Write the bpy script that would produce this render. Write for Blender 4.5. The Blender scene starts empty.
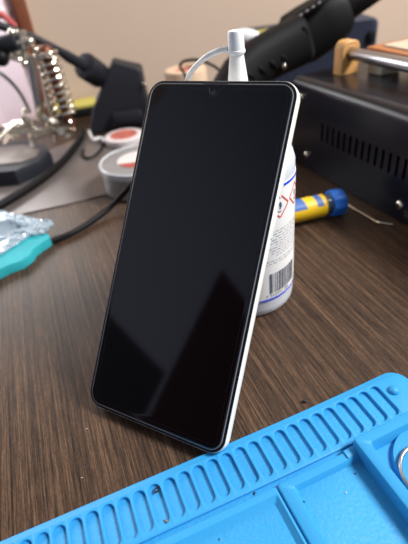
import bpy, bmesh, math, random
from mathutils import Vector, Matrix
random.seed(7)
C = bpy.context.scene.collection
PI = math.pi

# ------------------------------------------------------------------ materials
def lin(c):
    return tuple(((v/255)/12.92 if v/255 <= .04045 else ((v/255+.055)/1.055)**2.4) for v in c) + (1,)

def mat(name, col, rough=.5, metal=0., bump=0., bscale=200., vary=0., vscale=30., spec=.5, coat=0., trans=0., alpha=1.):
    m = bpy.data.materials.new(name); m.use_nodes = True
    nt = m.node_tree; b = nt.nodes['Principled BSDF']
    b.inputs['Base Color'].default_value = lin(col)
    b.inputs['Roughness'].default_value = rough
    b.inputs['Metallic'].default_value = metal
    b.inputs['Specular IOR Level'].default_value = spec
    b.inputs['Coat Weight'].default_value = coat
    b.inputs['Coat Roughness'].default_value = .05
    b.inputs['Transmission Weight'].default_value = trans
    b.inputs['Alpha'].default_value = alpha
    tc = nt.nodes.new('ShaderNodeTexCoord')
    if vary:
        n = nt.nodes.new('ShaderNodeTexNoise'); n.inputs['Scale'].default_value = vscale; n.inputs['Detail'].default_value = 5
        r = nt.nodes.new('ShaderNodeValToRGB')
        c = lin(col)
        r.color_ramp.elements[0].position = .3; r.color_ramp.elements[1].position = .7
        r.color_ramp.elements[0].color = tuple(x*(1-vary) for x in c[:3]) + (1,)
        r.color_ramp.elements[1].color = tuple(min(1, x*(1+vary)) for x in c[:3]) + (1,)
        nt.links.new(tc.outputs['Object'], n.inputs['Vector']); nt.links.new(n.outputs['Fac'], r.inputs['Fac'])
        nt.links.new(r.outputs['Color'], b.inputs['Base Color'])
    if bump:
        n2 = nt.nodes.new('ShaderNodeTexNoise'); n2.inputs['Scale'].default_value = bscale; n2.inputs['Detail'].default_value = 3
        bp = nt.nodes.new('ShaderNodeBump'); bp.inputs['Strength'].default_value = bump; bp.inputs['Distance'].default_value = .0005
        nt.links.new(tc.outputs['Object'], n2.inputs['Vector']); nt.links.new(n2.outputs['Fac'], bp.inputs['Height'])
        nt.links.new(bp.outputs['Normal'], b.inputs['Normal'])
    return m

def wood_desk():
    m = bpy.data.materials.new('dark_wood_laminate'); m.use_nodes = True
    nt = m.node_tree; N = nt.nodes; L = nt.links; b = N['Principled BSDF']
    tc = N.new('ShaderNodeTexCoord')
    rot = N.new('ShaderNodeMapping'); rot.inputs['Rotation'].default_value = (0, 0, -math.radians(107))   # grain runs along local x
    L.new(tc.outputs['Object'], rot.inputs['Vector'])
    def noise(sx, sy, detail, rough=.6, off=0.):
        mp = N.new('ShaderNodeMapping'); mp.inputs['Scale'].default_value = (sx, sy, 1); mp.inputs['Location'].default_value = (off, off, off)
        L.new(rot.outputs['Vector'], mp.inputs['Vector'])
        n = N.new('ShaderNodeTexNoise'); n.inputs['Scale'].default_value = 1; n.inputs['Detail'].default_value = detail; n.inputs['Roughness'].default_value = rough
        L.new(mp.outputs['Vector'], n.inputs['Vector']); return n.outputs['Fac']
    def mth(op, a, b_, c=None):
        k = N.new('ShaderNodeMath'); k.operation = op
        for i, v in enumerate((a, b_, c)):
            if v is None: continue
            if isinstance(v, (int, float)): k.inputs[i].default_value = v
            else: L.new(v, k.inputs[i])
        return k.outputs[0]
    broad = noise(3, 400, 2, .5)
    fine = noise(9, 950, 3, .6, 3.1)
    pores = noise(90, 2000, 3, .65, 7.7)
    speck = noise(600, 1500, 2, .6, 1.3)
    f = mth('ADD', mth('MULTIPLY', broad, .20), mth('MULTIPLY', fine, .34))
    f = mth('ADD', f, mth('MULTIPLY', pores, .33)); f = mth('ADD', f, mth('MULTIPLY', speck, .13))
    r = N.new('ShaderNodeValToRGB'); e = r.color_ramp.elements
    e[0].position = .40; e[0].color = lin((22, 17, 16))
    e[1].position = .61; e[1].color = lin((108, 84, 64))
    k = e.new(.455); k.color = lin((50, 37, 29)); k = e.new(.53); k.color = lin((78, 58, 44))
    L.new(f, r.inputs['Fac']); L.new(r.outputs['Color'], b.inputs['Base Color'])
    b.inputs['Roughness'].default_value = .42; b.inputs['Specular IOR Level'].default_value = .28
    rr = N.new('ShaderNodeMapRange'); rr.inputs['To Min'].default_value = .34; rr.inputs['To Max'].default_value = .55
    L.new(pores, rr.inputs['Value']); L.new(rr.outputs[0], b.inputs['Roughness'])
    bp = N.new('ShaderNodeBump'); bp.inputs['Strength'].default_value = .35; bp.inputs['Distance'].default_value = .0004
    L.new(f, bp.inputs['Height']); L.new(bp.outputs['Normal'], b.inputs['Normal'])
    return m

def silicone(name='blue_silicone', dust=False):
    m = mat(name, (50, 152, 212), .5, bump=.6 if dust else .12, bscale=650 if dust else 900, spec=.35)
    nt = m.node_tree; N = nt.nodes; L = nt.links; b = N['Principled BSDF']
    tc = N.new('ShaderNodeTexCoord')
    n = N.new('ShaderNodeTexNoise'); n.inputs['Scale'].default_value = 1100; n.inputs['Detail'].default_value = 4; n.inputs['Roughness'].default_value = .7
    r = N.new('ShaderNodeValToRGB'); e = r.color_ramp.elements
    e[0].position = .57 if dust else .68; e[0].color = (0, 0, 0, 1)
    e[1].position = .72 if dust else .82; e[1].color = (.5 if dust else .2,)*3 + (1,)
    mix = N.new('ShaderNodeMix'); mix.data_type = 'RGBA'
    mix.inputs['A'].default_value = lin((48, 150, 210)); mix.inputs['B'].default_value = lin((130, 158, 182))
    L.new(tc.outputs['Object'], n.inputs['Vector']); L.new(n.outputs['Fac'], r.inputs['Fac'])
    L.new(r.outputs['Color'], mix.inputs['Factor']); L.new(mix.outputs['Result'], b.inputs['Base Color'])
    return m

def glass_screen():
    m = mat('black_screen_glass', (4, 4, 6), .06, spec=.5)
    nt = m.node_tree; N = nt.nodes; L = nt.links; b = N['Principled BSDF']
    tc = N.new('ShaderNodeTexCoord')      # dust specks lying on the glass
    v = N.new('ShaderNodeTexVoronoi'); v.inputs['Scale'].default_value = 110
    w = N.new('ShaderNodeTexWhiteNoise')
    lt = N.new('ShaderNodeMath'); lt.operation = 'LESS_THAN'; lt.inputs[1].default_value = .036
    g = N.new('ShaderNodeMath'); g.operation = 'GREATER_THAN'; g.inputs[1].default_value = .86
    mu = N.new('ShaderNodeMath'); mu.operation = 'MULTIPLY'
    mix = N.new('ShaderNodeMix'); mix.data_type = 'RGBA'
    mix.inputs['A'].default_value = lin((4, 4, 6)); mix.inputs['B'].default_value = lin((150, 150, 150))
    L.new(tc.outputs['Object'], v.inputs['Vector']); L.new(v.outputs['Distance'], lt.inputs[0])
    L.new(v.outputs['Color'], w.inputs['Vector']); L.new(w.outputs['Value'], g.inputs[0])
    L.new(lt.outputs[0], mu.inputs[0]); L.new(g.outputs[0], mu.inputs[1]); L.new(mu.outputs[0], mix.inputs['Factor'])
    L.new(mix.outputs['Result'], b.inputs['Base Color'])
    return m

M = {}
M['desk'] = wood_desk()
M['mat'] = silicone(); M['mat_dusty'] = silicone('blue_silicone_dusty', True)
M['screen'] = glass_screen()
M['phone_white'] = mat('white_phone_frame', (238, 236, 230), .3)
M['phone_grey'] = mat('grey_glass_edge', (120, 124, 134), .2)
M['phone_black'] = mat('black_gasket', (8, 8, 11), .3)
M['wall'] = mat('beige_wall_paint', (198, 176, 158), .9, vary=.04, vscale=4, bump=.1, bscale=500)
M['reflect_dark'] = mat('dark_reflection_slab', (66, 62, 70), .7)
M['wall_grey'] = mat('grey_wall_paint', (196, 202, 232), .9)
M['floor'] = mat('grey_floor', (120, 110, 100), .7, vary=.1, vscale=6)
M['brown_wood'] = mat('brown_varnished_wood', (128, 74, 50), .45, vary=.18, vscale=40)
M['white_trim'] = mat('white_trim', (214, 198, 200), .5)
M['pine'] = mat('pale_pine', (212, 160, 98), .5, vary=.1, vscale=60)
M['chrome'] = mat('chrome_steel', (232, 226, 212), .14, 1.)
M['steel'] = mat('brushed_steel', (168, 168, 172), .28, 1., bump=.1, bscale=300)
M['copper'] = mat('copper_brown', (104, 60, 44), .4, .5)
M['black_plastic'] = mat('black_plastic', (15, 15, 17), .6, spec=.22, bump=.1, bscale=700)
M['slate_plastic'] = mat('slate_black_plastic', (30, 32, 40), .5, spec=.3)
M['rubber'] = mat('black_rubber', (13, 12, 14), .5, spec=.18)
M['black_metal'] = mat('black_powder_coated_metal', (20, 22, 31), .27, 0., bump=.04, spec=.36, bscale=1400)
M['hole'] = mat('slot_black', (2, 2, 2), .9, spec=0.)
M['navy'] = mat('navy_plastic', (34, 41, 63), .55)
M['yellow'] = mat('yellow_plastic', (232, 190, 30), .45)
M['dull_yellow'] = mat('dull_yellow', (196, 184, 92), .6)
M['blue'] = mat('blue_plastic', (36, 112, 214), .4, bump=.05)
M['blue_print'] = mat('blue_print', (62, 104, 172), .45)
M['clear_grey'] = mat('smoky_clear_plastic', (70, 80, 100), .15, trans=.3)
M['bottle'] = mat('translucent_white_plastic', (222, 227, 236), .35, trans=.1)
M['bottle'].node_tree.nodes['Principled BSDF'].inputs['Subsurface Weight'].default_value = 0
M['white_plastic'] = mat('white_plastic', (240, 242, 245), .35)
M['label'] = mat('white_label_paper', (246, 243, 240), .5)
M['ink_blue'] = mat('label_blue_ink', (20, 72, 226), .5)
M['ink_red'] = mat('label_red_ink', (222, 84, 70), .5)
M['ink'] = mat('label_black_ink', (70, 86, 120), .5)
M['teal'] = mat('teal_foam', (36, 162, 174), .7, vary=.1, vscale=50, bump=.2, bscale=600)
M['bubble'] = mat('bubble_wrap_film', (160, 178, 192), .1, .25, spec=.8, vary=.16, vscale=60, bump=.5, bscale=160)
M['grey_sheet'] = mat('grey_antistatic_film', (116, 108, 106), .32, .3, vary=.12, vscale=14, bump=.35, bscale=45)
M['grey_cast'] = mat('grey_cast_metal', (120, 112, 106), .45, .4, vary=.12, vscale=40)
M['tape'] = mat('grey_translucent_tape', (138, 136, 136), .3, spec=.6, vary=.08, vscale=40)
M['cardboard'] = mat('beige_cardboard', (214, 186, 158), .7)
M['red'] = mat('red_print', (168, 72, 62), .55)
M['pale'] = mat('pale_print', (214, 206, 206), .5)
M['beige'] = mat('beige_board', (206, 190, 166), .6, vary=.05, vscale=50)
M['orange_wood'] = mat('orange_brown_wood', (176, 112, 66), .5, vary=.12, vscale=50)
M['grey_foam'] = mat('grey_block', (188, 184, 170), .8)
M['crumb'] = mat('dark_solder_crumb', (40, 36, 34), .5, .4)
M['crumb_light'] = mat('grey_solder_crumb', (150, 140, 125), .4, .5)
M['dust'] = mat('white_dust', (200, 196, 188), .8)
M['phone_back'] = mat('white_back_panel', (228, 228, 226), .35)

# ------------------------------------------------------------------ mesh helpers
class MB:
    """collects shapes in one bmesh and links them as one object"""
    def __init__(s): s.bm = bmesh.new()
    def loft(s, loops, cap0=True, cap1=True, closed=True):
        rows = [[s.bm.verts.new(p) for p in lp] for lp in loops]
        n = len(rows[0])
        for a, b in zip(rows, rows[1:]):
            for i in range(n if closed else n-1):
                j = (i+1) % n
                s.bm.faces.new((a[i], a[j], b[j], b[i]))
        if cap0: s.bm.faces.new(list(reversed(rows[0])))
        if cap1: s.bm.faces.new(rows[-1])
        return s
    def box(s, c, d, R=None, bev=0.):
        R = R or Matrix.Identity(3); c = Vector(c); x, y, z = (v/2 for v in d)
        if not bev:
            lp = [[Vector((sx*x, sy*y, h)) for sx, sy in ((-1,-1),(1,-1),(1,1),(-1,1))] for h in (-z, z)]
            return s.loft([[c + R @ p for p in l] for l in lp])
        lp = []
        for h, ins in ((-z, bev), (-z+bev*.3, bev*.3), (-z+bev, 0), (z-bev, 0), (z-bev*.3, bev*.3), (z, bev)):
            lp.append([c + R @ Vector((p[0], p[1], h)) for p in rrect(2*(x-ins), 2*(y-ins), max(bev-ins, bev*.15)+.00001, 3)])
        return s.loft(lp)
    def tube(s, pts, r, n=10, rr=None):
        pts = [Vector(p) for p in pts]; loops = []
        up = Vector((0, 0, 1)); prev = None
        for i, p in enumerate(pts):
            t = (pts[min(i+1, len(pts)-1)] - pts[max(i-1, 0)]).normalized()
            if prev is None:
                a = t.orthogonal().normalized()
            else:
                a = (prev - t*prev.dot(t)).normalized()
            prev = a; b = t.cross(a)
            q = rr[i] if rr else r
            loops.append([p + (a*math.cos(2*PI*k/n) + b*math.sin(2*PI*k/n))*q for k in range(n)])
        return s.loft(loops)
    def cyl(s, p0, p1, r0, r1=None, n=24, bev=0.):
        r1 = r0 if r1 is None else r1
        p0 = Vector(p0); p1 = Vector(p1)
        if not bev: return s.tube([p0, p1], 0, n, [r0, r1])
        t = (p1-p0).normalized()
        return s.tube([p0, p0+t*bev*.3, p0+t*bev, p1-t*bev, p1-t*bev*.3, p1], 0, n, [r0-bev, r0-bev*.3, r0, r1, r1-bev*.3, r1-bev])
    def lathe(s, prof, c=(0,0,0), n=32, R=None, cap=True):
        c = Vector(c); R = R or Matrix.Identity(3)
        return s.loft([[c + R @ Vector((r*math.cos(2*PI*k/n), r*math.sin(2*PI*k/n), z)) for k in range(n)] for r, z in prof], cap, cap)
    def ball(s, c, r, n=12, sq=(1,1,1), R=None):
        m = n//2
        R = R or Matrix.Identity(3)
        return s.loft([[Vector(c) + R @ Vector((r*sq[0]*math.sin(PI*(i+.001)/(m+.002))*math.cos(2*PI*k/n), r*sq[1]*math.sin(PI*(i+.001)/(m+.002))*math.sin(2*PI*k/n), -r*sq[2]*math.cos(PI*(i+.001)/(m+.002)))) for k in range(n)] for i in range(m+1)])
    def torus(s, c, R, r, n=48, m=10, rot=None):
        rot = rot or Matrix.Identity(3); rows = []
        for i in range(n):
            a = 2*PI*i/n
            rows.append([s.bm.verts.new(Vector(c) + rot @ Vector(((R+r*math.cos(2*PI*k/m))*math.cos(a), (R+r*math.cos(2*PI*k/m))*math.sin(a), r*math.sin(2*PI*k/m)))) for k in range(m)])
        for i in range(n):
            A, B = rows[i], rows[(i+1) % n]
            for k in range(m): s.bm.faces.new((A[k], B[k], B[(k+1)%m], A[(k+1)%m]))
        return s
    def quad(s, pts):
        s.bm.faces.new([s.bm.verts.new(p) for p in pts]); return s
    def build(s, name, material, parent=None, smooth=40, world=False, T=None):
        bm = s.bm
        if T is not None: bmesh.ops.transform(bm, matrix=T, verts=bm.verts)
        if world and parent is not None: bmesh.ops.transform(bm, matrix=TM[parent.name].inverted(), verts=bm.verts)
        bmesh.ops.recalc_face_normals(bm, faces=bm.faces)
        me = bpy.data.meshes.new(name)
        if smooth:
            for f in bm.faces: f.smooth = True
            for e in bm.edges:
                if len(e.link_faces) == 2 and e.calc_face_angle(0) > math.radians(smooth): e.smooth = False
        bm.to_mesh(me); bm.free()
        mats = material if isinstance(material, list) else [material]
        for m in mats: me.materials.append(m)
        o = bpy.data.objects.new(name, me); C.objects.link(o)
        if parent is not None: o.parent = parent
        return o

def rrect(w, h, r, n=6):
    out = []
    for cx, cy, a0 in ((w/2-r, h/2-r, 0), (-w/2+r, h/2-r, PI/2), (-w/2+r, -h/2+r, PI), (w/2-r, -h/2+r, 1.5*PI)):
        for k in range(n+1):
            a = a0 + PI/2*k/n; out.append((cx+r*math.cos(a), cy+r*math.sin(a)))
    return out

def spline(pts, n=8):
    P = [Vector(p) for p in pts]; out = []
    P = [2*P[0]-P[1]] + P + [2*P[-1]-P[-2]]
    for i in range(1, len(P)-2):
        a, b, c, d = P[i-1:i+3]
        for k in range(n):
            t = k/n
            out.append(.5*((2*b) + (c-a)*t + (2*a-5*b+4*c-d)*t*t + (3*b-a-3*c+d)*t**3))
    return out + [P[-2]]

TM = {}
def tag(o, label, cat, group=None):
    o['label'] = label; o['category'] = cat
    if group: o['group'] = group
    return o
def thing(name, label, cat, loc=(0,0,0), rotz=0., group=None, R=None):
    o = bpy.data.objects.new(name, None); C.objects.link(o); o.empty_display_size = .01
    T = Matrix.Translation(loc) @ (R.to_4x4() if R is not None else Matrix.Rotation(rotz, 4, 'Z'))
    o.matrix_world = T; TM[o.name] = T
    return tag(o, label, cat, group)
def struct(o): o['kind'] = 'structure'; return o
def frame_from(x, y):
    """rotation whose local x, y, z are the given directions (orthonormalised)"""
    x = Vector(x).normalized(); y = Vector(y); y = (y - x*y.dot(x)).normalized(); z = x.cross(y)
    return Matrix((x, y, z)).transposed()
def zframe(d):
    d = Vector(d).normalized(); a = d.orthogonal().normalized()
    return frame_from(a, d.cross(a))

# ------------------------------------------------------------------ the room
WD = Vector((.9523, .3053, 0)); WN = Vector((.3053, -.9523, 0))       # back wall direction, normal towards the room
def wp(s, z, d=0.): return WD*s + WN*(-.7046 + d) + Vector((0, 0, z))   # point on the back wall, d in front of it
wall_R = frame_from(WD, Vector((-.3053, .9523, 0)))
def wbox(mb, s0, s1, z0, z1, d0, d1, bev=0.):
    return mb.box(wp((s0+s1)/2, (z0+z1)/2, (d0+d1)/2), (s1-s0, abs(d1-d0), z1-z0), wall_R, bev)

WIN = (-.62, .0165, -.02, .56)     # opening in the back wall: s0, s1, z0, z1
mb = MB()
wbox(mb, -1.3, WIN[0], -.74, 1.7, -.12, 0); wbox(mb, WIN[1], 2.2, -.74, 1.7, -.12, 0)
wbox(mb, WIN[0], WIN[1], -.74, WIN[2], -.12, 0); wbox(mb, WIN[0], WIN[1], WIN[3], 1.7, -.12, 0)
struct(mb.build('wall_back', M['wall'], smooth=0))
w = thing('window_1', 'brown wood framed window with bright pale blind at the left', 'window', wp(-.3, WIN[2], 0), 0); struct(w)
mb = MB()
wbox(mb, .0145, .0315, WIN[2], WIN[3]+.02, -.03, .012, .002)
wbox(mb, WIN[0]-.02, WIN[0], WIN[2], WIN[3]+.02, -.03, .012, .002)
wbox(mb, WIN[0]-.02, .0315, WIN[3], WIN[3]+.02, -.03, .012, .002)
mb.build('window_frame', M['brown_wood'], w, world=True)
mb = MB()
wbox(mb, .0055, .0145, WIN[2], WIN[3], -.04, .004, .0015)
wbox(mb, WIN[0], WIN[0]+.01, WIN[2], WIN[3], -.04, .004, .0015)
wbox(mb, WIN[0], .0145, WIN[2], WIN[2]+.012, -.04, .004, .0015)
wbox(mb, WIN[0], .0145, .128, .137, -.04, .004, .0015)
mb.build('window_sash', M['white_trim'], w, world=True)
blind = bpy.data.materials.new('pale_sheer_blind'); blind.use_nodes = True
nt = blind.node_tree; nt.nodes.remove(nt.nodes['Principled BSDF'])
d_ = nt.nodes.new('ShaderNodeBsdfDiffuse'); d_.inputs['Color'].default_value = lin((228, 222, 230))
t_ = nt.nodes.new('ShaderNodeBsdfTranslucent'); t_.inputs['Color'].default_value = lin((226, 219, 223))
x_ = nt.nodes.new('ShaderNodeMixShader'); x_.inputs[0].default_value = .6
nt.links.new(d_.outputs[0], x_.inputs[1]); nt.links.new(t_.outputs[0], x_.inputs[2]); nt.links.new(x_.outputs[0], nt.nodes['Material Output'].inputs['Surface'])
mb = MB(); wbox(mb, WIN[0]+.001, .005, WIN[2]+.001, .165, -.06, -.058)
mb.build('window_blind', blind, w, world=True)

mb = MB(); mb.box((.3, .2, -.75), (5, 4, .02)); struct(mb.build('floor', M['floor'], smooth=0))
mb = MB(); mb.box((-1.75, -.6, 1.53), (.05, 3.4, 4.54)); struct(mb.build('wall_left', M['wall_grey'], smooth=0))
mb = MB(); mb.box((-1.715, .05, -.04), (.02, 1.7, 1.38)); struct(mb.build('reflection_slab_low_1', M['reflect_dark'], smooth=0))      # added dark slab, out of view, darkens the lower phone screen reflection
mb = MB(); mb.box((-1.71, -1.55, .35), (.03, 1.4, 2.2)); struct(mb.build('reflection_slab_tall_1', mat('dark_red_brown_reflection_slab', (84, 46, 52), .6), smooth=0))  # added out of view, stands in for a dark figure reflected in the screen

# desk: the dark wood laminate top everything stands on
desk = thing('desk', 'dark brown wood grain desk with everything standing on it', 'desk', (0, 0, 0))
mb = MB(); c = wp(.35, -.0125, .46)
mb.box(c, (1.7, .918, .025), wall_R, .002)
mb.build('desktop', M['desk'], desk, world=True)
for s_, d_ in ((-.42, .05), (1.12, .05), (-.42, .86), (1.12, .86)):
    mb = MB(); wbox(mb, s_-.025, s_+.025, -.74, -.025, d_-.02, d_+.03); mb.build('leg', M['black_metal'], desk, world=True)

# ------------------------------------------------------------------ blue silicone repair mat
MU = Vector((.9524, .3049, 0)); MV = Vector((.3049, -.9524, 0))
MR = Matrix((MU, MV, Vector((0, 0, -1)))).transposed()
mo = (0.0766, 0.1370, 0.0040); mo = Vector((mo[0], mo[1], 0))
mat_o = thing('repair_mat', 'bright blue silicone repair mat with a row of slots and trays', 'mat', mo, 0)
TM[mat_o.name] = Matrix.Translation(mo)
ZB = .0026; ZS = .0041
def uv(u, v, z):
    if u > -70: v -= .00027*(u+70)**2      # the soft mat bows a little at its right end
    return MU*(u/1000) + MV*(v/1000) + Vector((0, 0, z))
def urect(u0, u1, v0, v1, r, z, n=6): return [uv((u0+u1)/2 + x, (v0+v1)/2 + y, z) for x, y in rrect(u1-u0, v1-v0, r, n)]
def urect_d(u0, u1, v0, v1, r, z):
    pts = rrect(u1-u0, v1-v0, r, 6); out = []
    for a, b in zip(pts, pts[1:]+pts[:1]):
        q = 24 if math.dist(a, b) > 20 else 1
        for k in range(q): out.append(uv((u0+u1)/2 + a[0]+(b[0]-a[0])*k/q, (v0+v1)/2 + a[1]+(b[1]-a[1])*k/q, z))
    return out
mb = MB()
mb.loft([urect_d(-260, 13-i_, i_, 190-i_, 9-i_, z_) for i_, z_ in ((.9, 0), (.9, ZB-.0006), (1.1, ZB-.0002), (1.5, ZB))])
mb.build('mat_base', M['mat_dusty'], mat_o)
# slot strip: cells with capsule holes
mb = MB(); bm = mb.bm
PIT = 6.42; NS = 38; V0, V1 = 3.8, 23.4; SV0, SV1, SW = 4.7, 21.8, 5.15; U0 = -6.1
def capsule(uc, v0, v1, w, n=8):
    r = w/2; pts = []
    for k in range(n+1):
        a = PI - PI*k/n; pts.append((uc + r*math.cos(a), v1 - r + r*math.sin(a)))
    for k in range(n+1):
        a = -PI*k/n; pts.append((uc + r*math.cos(a), v0 + r + r*math.sin(a)))
    return pts
for k in range(NS):
    uc = U0 - PIT*k; h = PIT/2
    cap = capsule(uc, SV0, SV1, SW); outl = []
    n = 9
    for i in range(n): outl.append((uc-h + 2*h*i/(n-1), V1))
    for i in range(n): outl.append((uc+h - 2*h*i/(n-1), V0))
    lp = [[uv(x, y, ZS) for x, y in outl], [uv(x, y, ZS) for x, y in capsule(uc, SV0-.2, SV1+.2, SW+.4)],
          [uv(x, y, ZS-.00006) for x, y in capsule(uc, SV0-.06, SV1+.06, SW+.12)], [uv(x, y, ZS-.0003) for x, y in cap], [uv(x, y, ZB-.0002) for x, y in capsule(uc, SV0+.08, SV1-.08, SW-.16)]]
    mb.loft(lp, False, False)
ur = U0 + PIT/2; ul = U0 - PIT*(NS-.5)
RC, XE = 5.5, 9.4
end = [(ur, V0)] + [(XE-RC+RC*math.sin(a*PI/16), V0+RC-RC*math.cos(a*PI/16)) for a in range(9)] + [(XE, V1), (ur, V1)]
mb.bm.faces.new([mb.bm.verts.new(uv(x, y, ZS)) for x, y in end])
edge = [(U0 - PIT*(k-.5), V0) for k in range(NS, -1, -1)] + end[1:-1] + [(U0 - PIT*(k-.5), V1) for k in range(NS+1)]
def grow(p, g):
    x, y = p
    if x > XE-RC-.01 and y < V0+RC+.01:
        dx, dy = x-(XE-RC), y-(V0+RC); k = (RC+g)/RC
        return (XE-RC+dx*k, V0+RC+dy*k)
    return (x + (g if x > XE-.01 else 0), y - g if y < V0+.01 else y + min(g, .7) if y > V1-.01 else y)
rows = [[uv(*p, ZS) for p in edge], [uv(*grow(p, .35), ZS-.00012) for p in edge], [uv(*grow(p, .7), ZS-.0004) for p in edge], [uv(*grow(p, 2.3), ZS-.0005) for p in edge], [uv(*grow(p, 2.9), ZS-.0008) for p in edge], [uv(*grow(p, 3.2), ZS-.0013) for p in edge], [uv(*grow(p, 3.3), .0003) for p in edge]]
mb.loft(rows, False, False, closed=False)
bmesh.ops.remove_doubles(bm, verts=bm.verts, dist=.00001)
mb.build('slot_strip', M['mat'], mat_o)
mb = MB(); mb.lathe([(.0027, ZS-.0005), (.0026, ZS+.0005), (.0021, ZS+.0013), (.0012, ZS+.0018), (.0002, ZS+.0020)], uv(1.3, 11.2, 0), 24)
mb.build('stud', M['mat'], mat_o)
def ring_frame(name, o0, i0, zt, r, ri, slope=1.6, zb=ZB-.0002):
    mb = MB(); a, b, c_, d_ = o0; e, f, g, h = i0
    U = urect_d
    lp = [U(a, b, c_, d_, r, zb), U(a+.1, b-.1, c_+.1, d_-.1, r, zt-.0006), U(a+.3, b-.3, c_+.3, d_-.3, r, zt-.0002), U(a+.7, b-.7, c_+.7, d_-.7, r, zt),
          U(e-.3, f+.3, g-.3, h+.3, ri, zt), U(e, f, g, h, ri, zt-.0003), U(e+slope, f-slope, g+slope, h-slope, ri, zb)]
    mb.loft(lp, False, False); return mb.build(name, M['mat'], mat_o)
ring_frame('tray_rim', (-258, -70.2, 26.4, 150), (-250, -71.6, 30.0, 145), ZS+.0004, .8, .8, 2.2)
ring_frame('tray_rim', (-69.8, -29, 26.2, 150), (-64.4, -29.9, 30.2, 145), ZS+.0008, 1.2, 1.0, 1.2)
mb = MB(); mb.loft([[uv(u_, v_ , z_) for v_, z_ in ((25.6, ZB-.0002), (25.6, ZS+.0006), (26.2, ZS+.0016), (29.0, ZS+.0016), (30.0, ZS+.0008), (31.0, ZB-.0002))] for u_ in (-38.1, -37.7, -33.6, -33.3)])
mb.build('rib', M['mat'], mat_o)
ring_frame('deep_tray', (-33.3, 11.5, 25.0, 150), (-28.2, 6.5, 29.9, 145), .0098, 1.6, 1.2, 1.6)
mb = MB(); mb.loft([urect(-30, 8, 28, 146, 1, ZB-.0002), urect(-30, 8, 28, 146, 1, .0040)]); mb.build('tray_floor', M['mat'], mat_o)
mb = MB(); mb.lathe([(.0174, .0038), (.0172, .0057), (.0168, .0061), (.0150, .0061), (.0146, .0057), (.0005, .0057)], uv(-8, 47, 0), 64)
mb.build('round_pad', M['mat'], mat_o)
mb = MB(); p = mo + uv(-13.2, 50.2, .0074); mb.torus(p, .0127, .0008, 64, 10)
tag(mb.build('steel_ring', M['steel']), 'thin grey metal ring lying on the round blue pad of the mat', 'ring')

def crumb(u, v, z, size, m, label, name='solder_crumb', sq=(1, .7, .5), group=None):
    mb = MB(); mb.ball((0,0,0), size, 10, sq)
    for vt in mb.bm.verts: vt.co *= random.uniform(.8, 1.2)
    p = mo + uv(u, v, z + size*sq[2]*1.1)
    o = mb.build(name, m, T=Matrix.Rotation(random.uniform(0, 3), 4, 'Z')); o.location = p
    return tag(o, label, 'crumb', 'stray crumbs and flecks on the mat and desk')
# little curl of cut wire in a slot
mb = MB(); b0 = mo + uv(-114.0, 7.4, ZB+.0009)
mb.tube(spline([b0 + MU*x*.001 + MV*y*.001 + Vector((0, 0, z*.001)) for x, y, z in ((-1.5, .4, 0), (-.6, -.6, .3), (.7, -.9, .5), (1.4, -.1, .2), (.6, .7, 0), (-.6, .6, .2), (-1.6, .9, 0))], 5), .00028, 8)
tag(mb.build('wire_clipping', M['crumb']), 'tiny dark curl of clipped wire at the upper end of a mat slot', 'wire')
crumb(-114.2, 20.6, ZB, .0009, M['crumb_light'], 'small greyish crumb at the lower end of the slot with the wire curl', sq=(1.5, .6, .5))
crumb(-78.9, 25.0, ZB, .0006, M['crumb'], 'small black crumb in the groove beside the middle tray corner')
crumb(-98.4, 34.6, ZB, .0004, M['crumb'], 'lone black speck on the floor of the left tray')
crumb(-63.0, 35.8, ZB, .0004, M['crumb'], 'black speck by the inner corner of the middle tray')
crumb(-38.6, 35.0, ZB, .0004, M['crumb'], 'dark speck below the rib in the shadow of the deep tray')
crumb(-46.5, 39.8, ZB, .0004, M['dust'], 'white speck in the middle of the middle tray floor', 'dust_speck')
p = (0.0399, 0.1297, 0.0000)
mb = MB(); mb.ball((0,0,0), .0011, 10, (1.3, .7, .6)); o = mb.build('solder_crumb', M['crumb']); o.location = (p[0], p[1]+.001, .0009)
tag(o, 'black crumb on the desk at the outer edge of the blue mat', 'crumb', 'stray crumbs and flecks on the mat and desk')
for i, (q, lb) in enumerate((((-0.0645, 0.1308, 0.0000), 'white fleck on the desk in front of the phone lower left corner'), ((-0.0632, 0.1064, 0.0000), 'white fleck on the bare desk near the mat in the lower left'), ((0.1112, 0.2853, 0.0000), 'white fleck on the desk between the blue cap and the black box'))):
    mb = MB(); mb.ball((0,0,0), .00032, 8, (1.4, .6, .5)); o = mb.build('dust_speck', M['dust']); o.location = (q[0], q[1], .0003); tag(o, lb, 'speck', 'stray crumbs and flecks on the mat and desk')

# ------------------------------------------------------------------ phone
PX = Vector((.8499, -.5266, .0163)).normalized(); PYd = Vector((-.3182, -.5378, -.7807)); PYd = (PYd - PX*PYd.dot(PX)).normalized()
PN = PX.cross(-PYd).normalized()
PRm = Matrix((PX, -PYd, PN)).transposed()
PS = .973
pc = Vector((0, 0, .1795)) + (Vector((-.0081, .1712, .0642)) - Vector((0, 0, .1795)))*PS
PW, PH, PT = .0758*PS, .1642*PS, .0086
phone = thing('smartphone', 'black screened smartphone with white frame propped upright against the bottle', 'phone', pc, R=PRm)
def ploop(ins, n, r=.0074): return [Vector((x, y, n)) for x, y in rrect(PW+.0010-2*ins, PH+.0010-2*ins, max(r+.0004-ins, .0005), 10)]
mb = MB()
mb.loft([ploop(.0011, -.0005), ploop(.0008, .0001), ploop(.0005, .0001), ploop(.0002, -.0006), ploop(.0, -.0016), ploop(0, -.0036), ploop(.0006, -.0053), ploop(.0018, -.0064), ploop(.0036, -.0070)], True, True)
mb.build('frame', M['phone_white'], phone)
mb = MB(); mb.loft([ploop(.0036, -.0069), ploop(.0037, -.0071), ploop(.0042, -.0072)]); mb.build('back_panel', M['phone_back'], phone)
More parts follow.
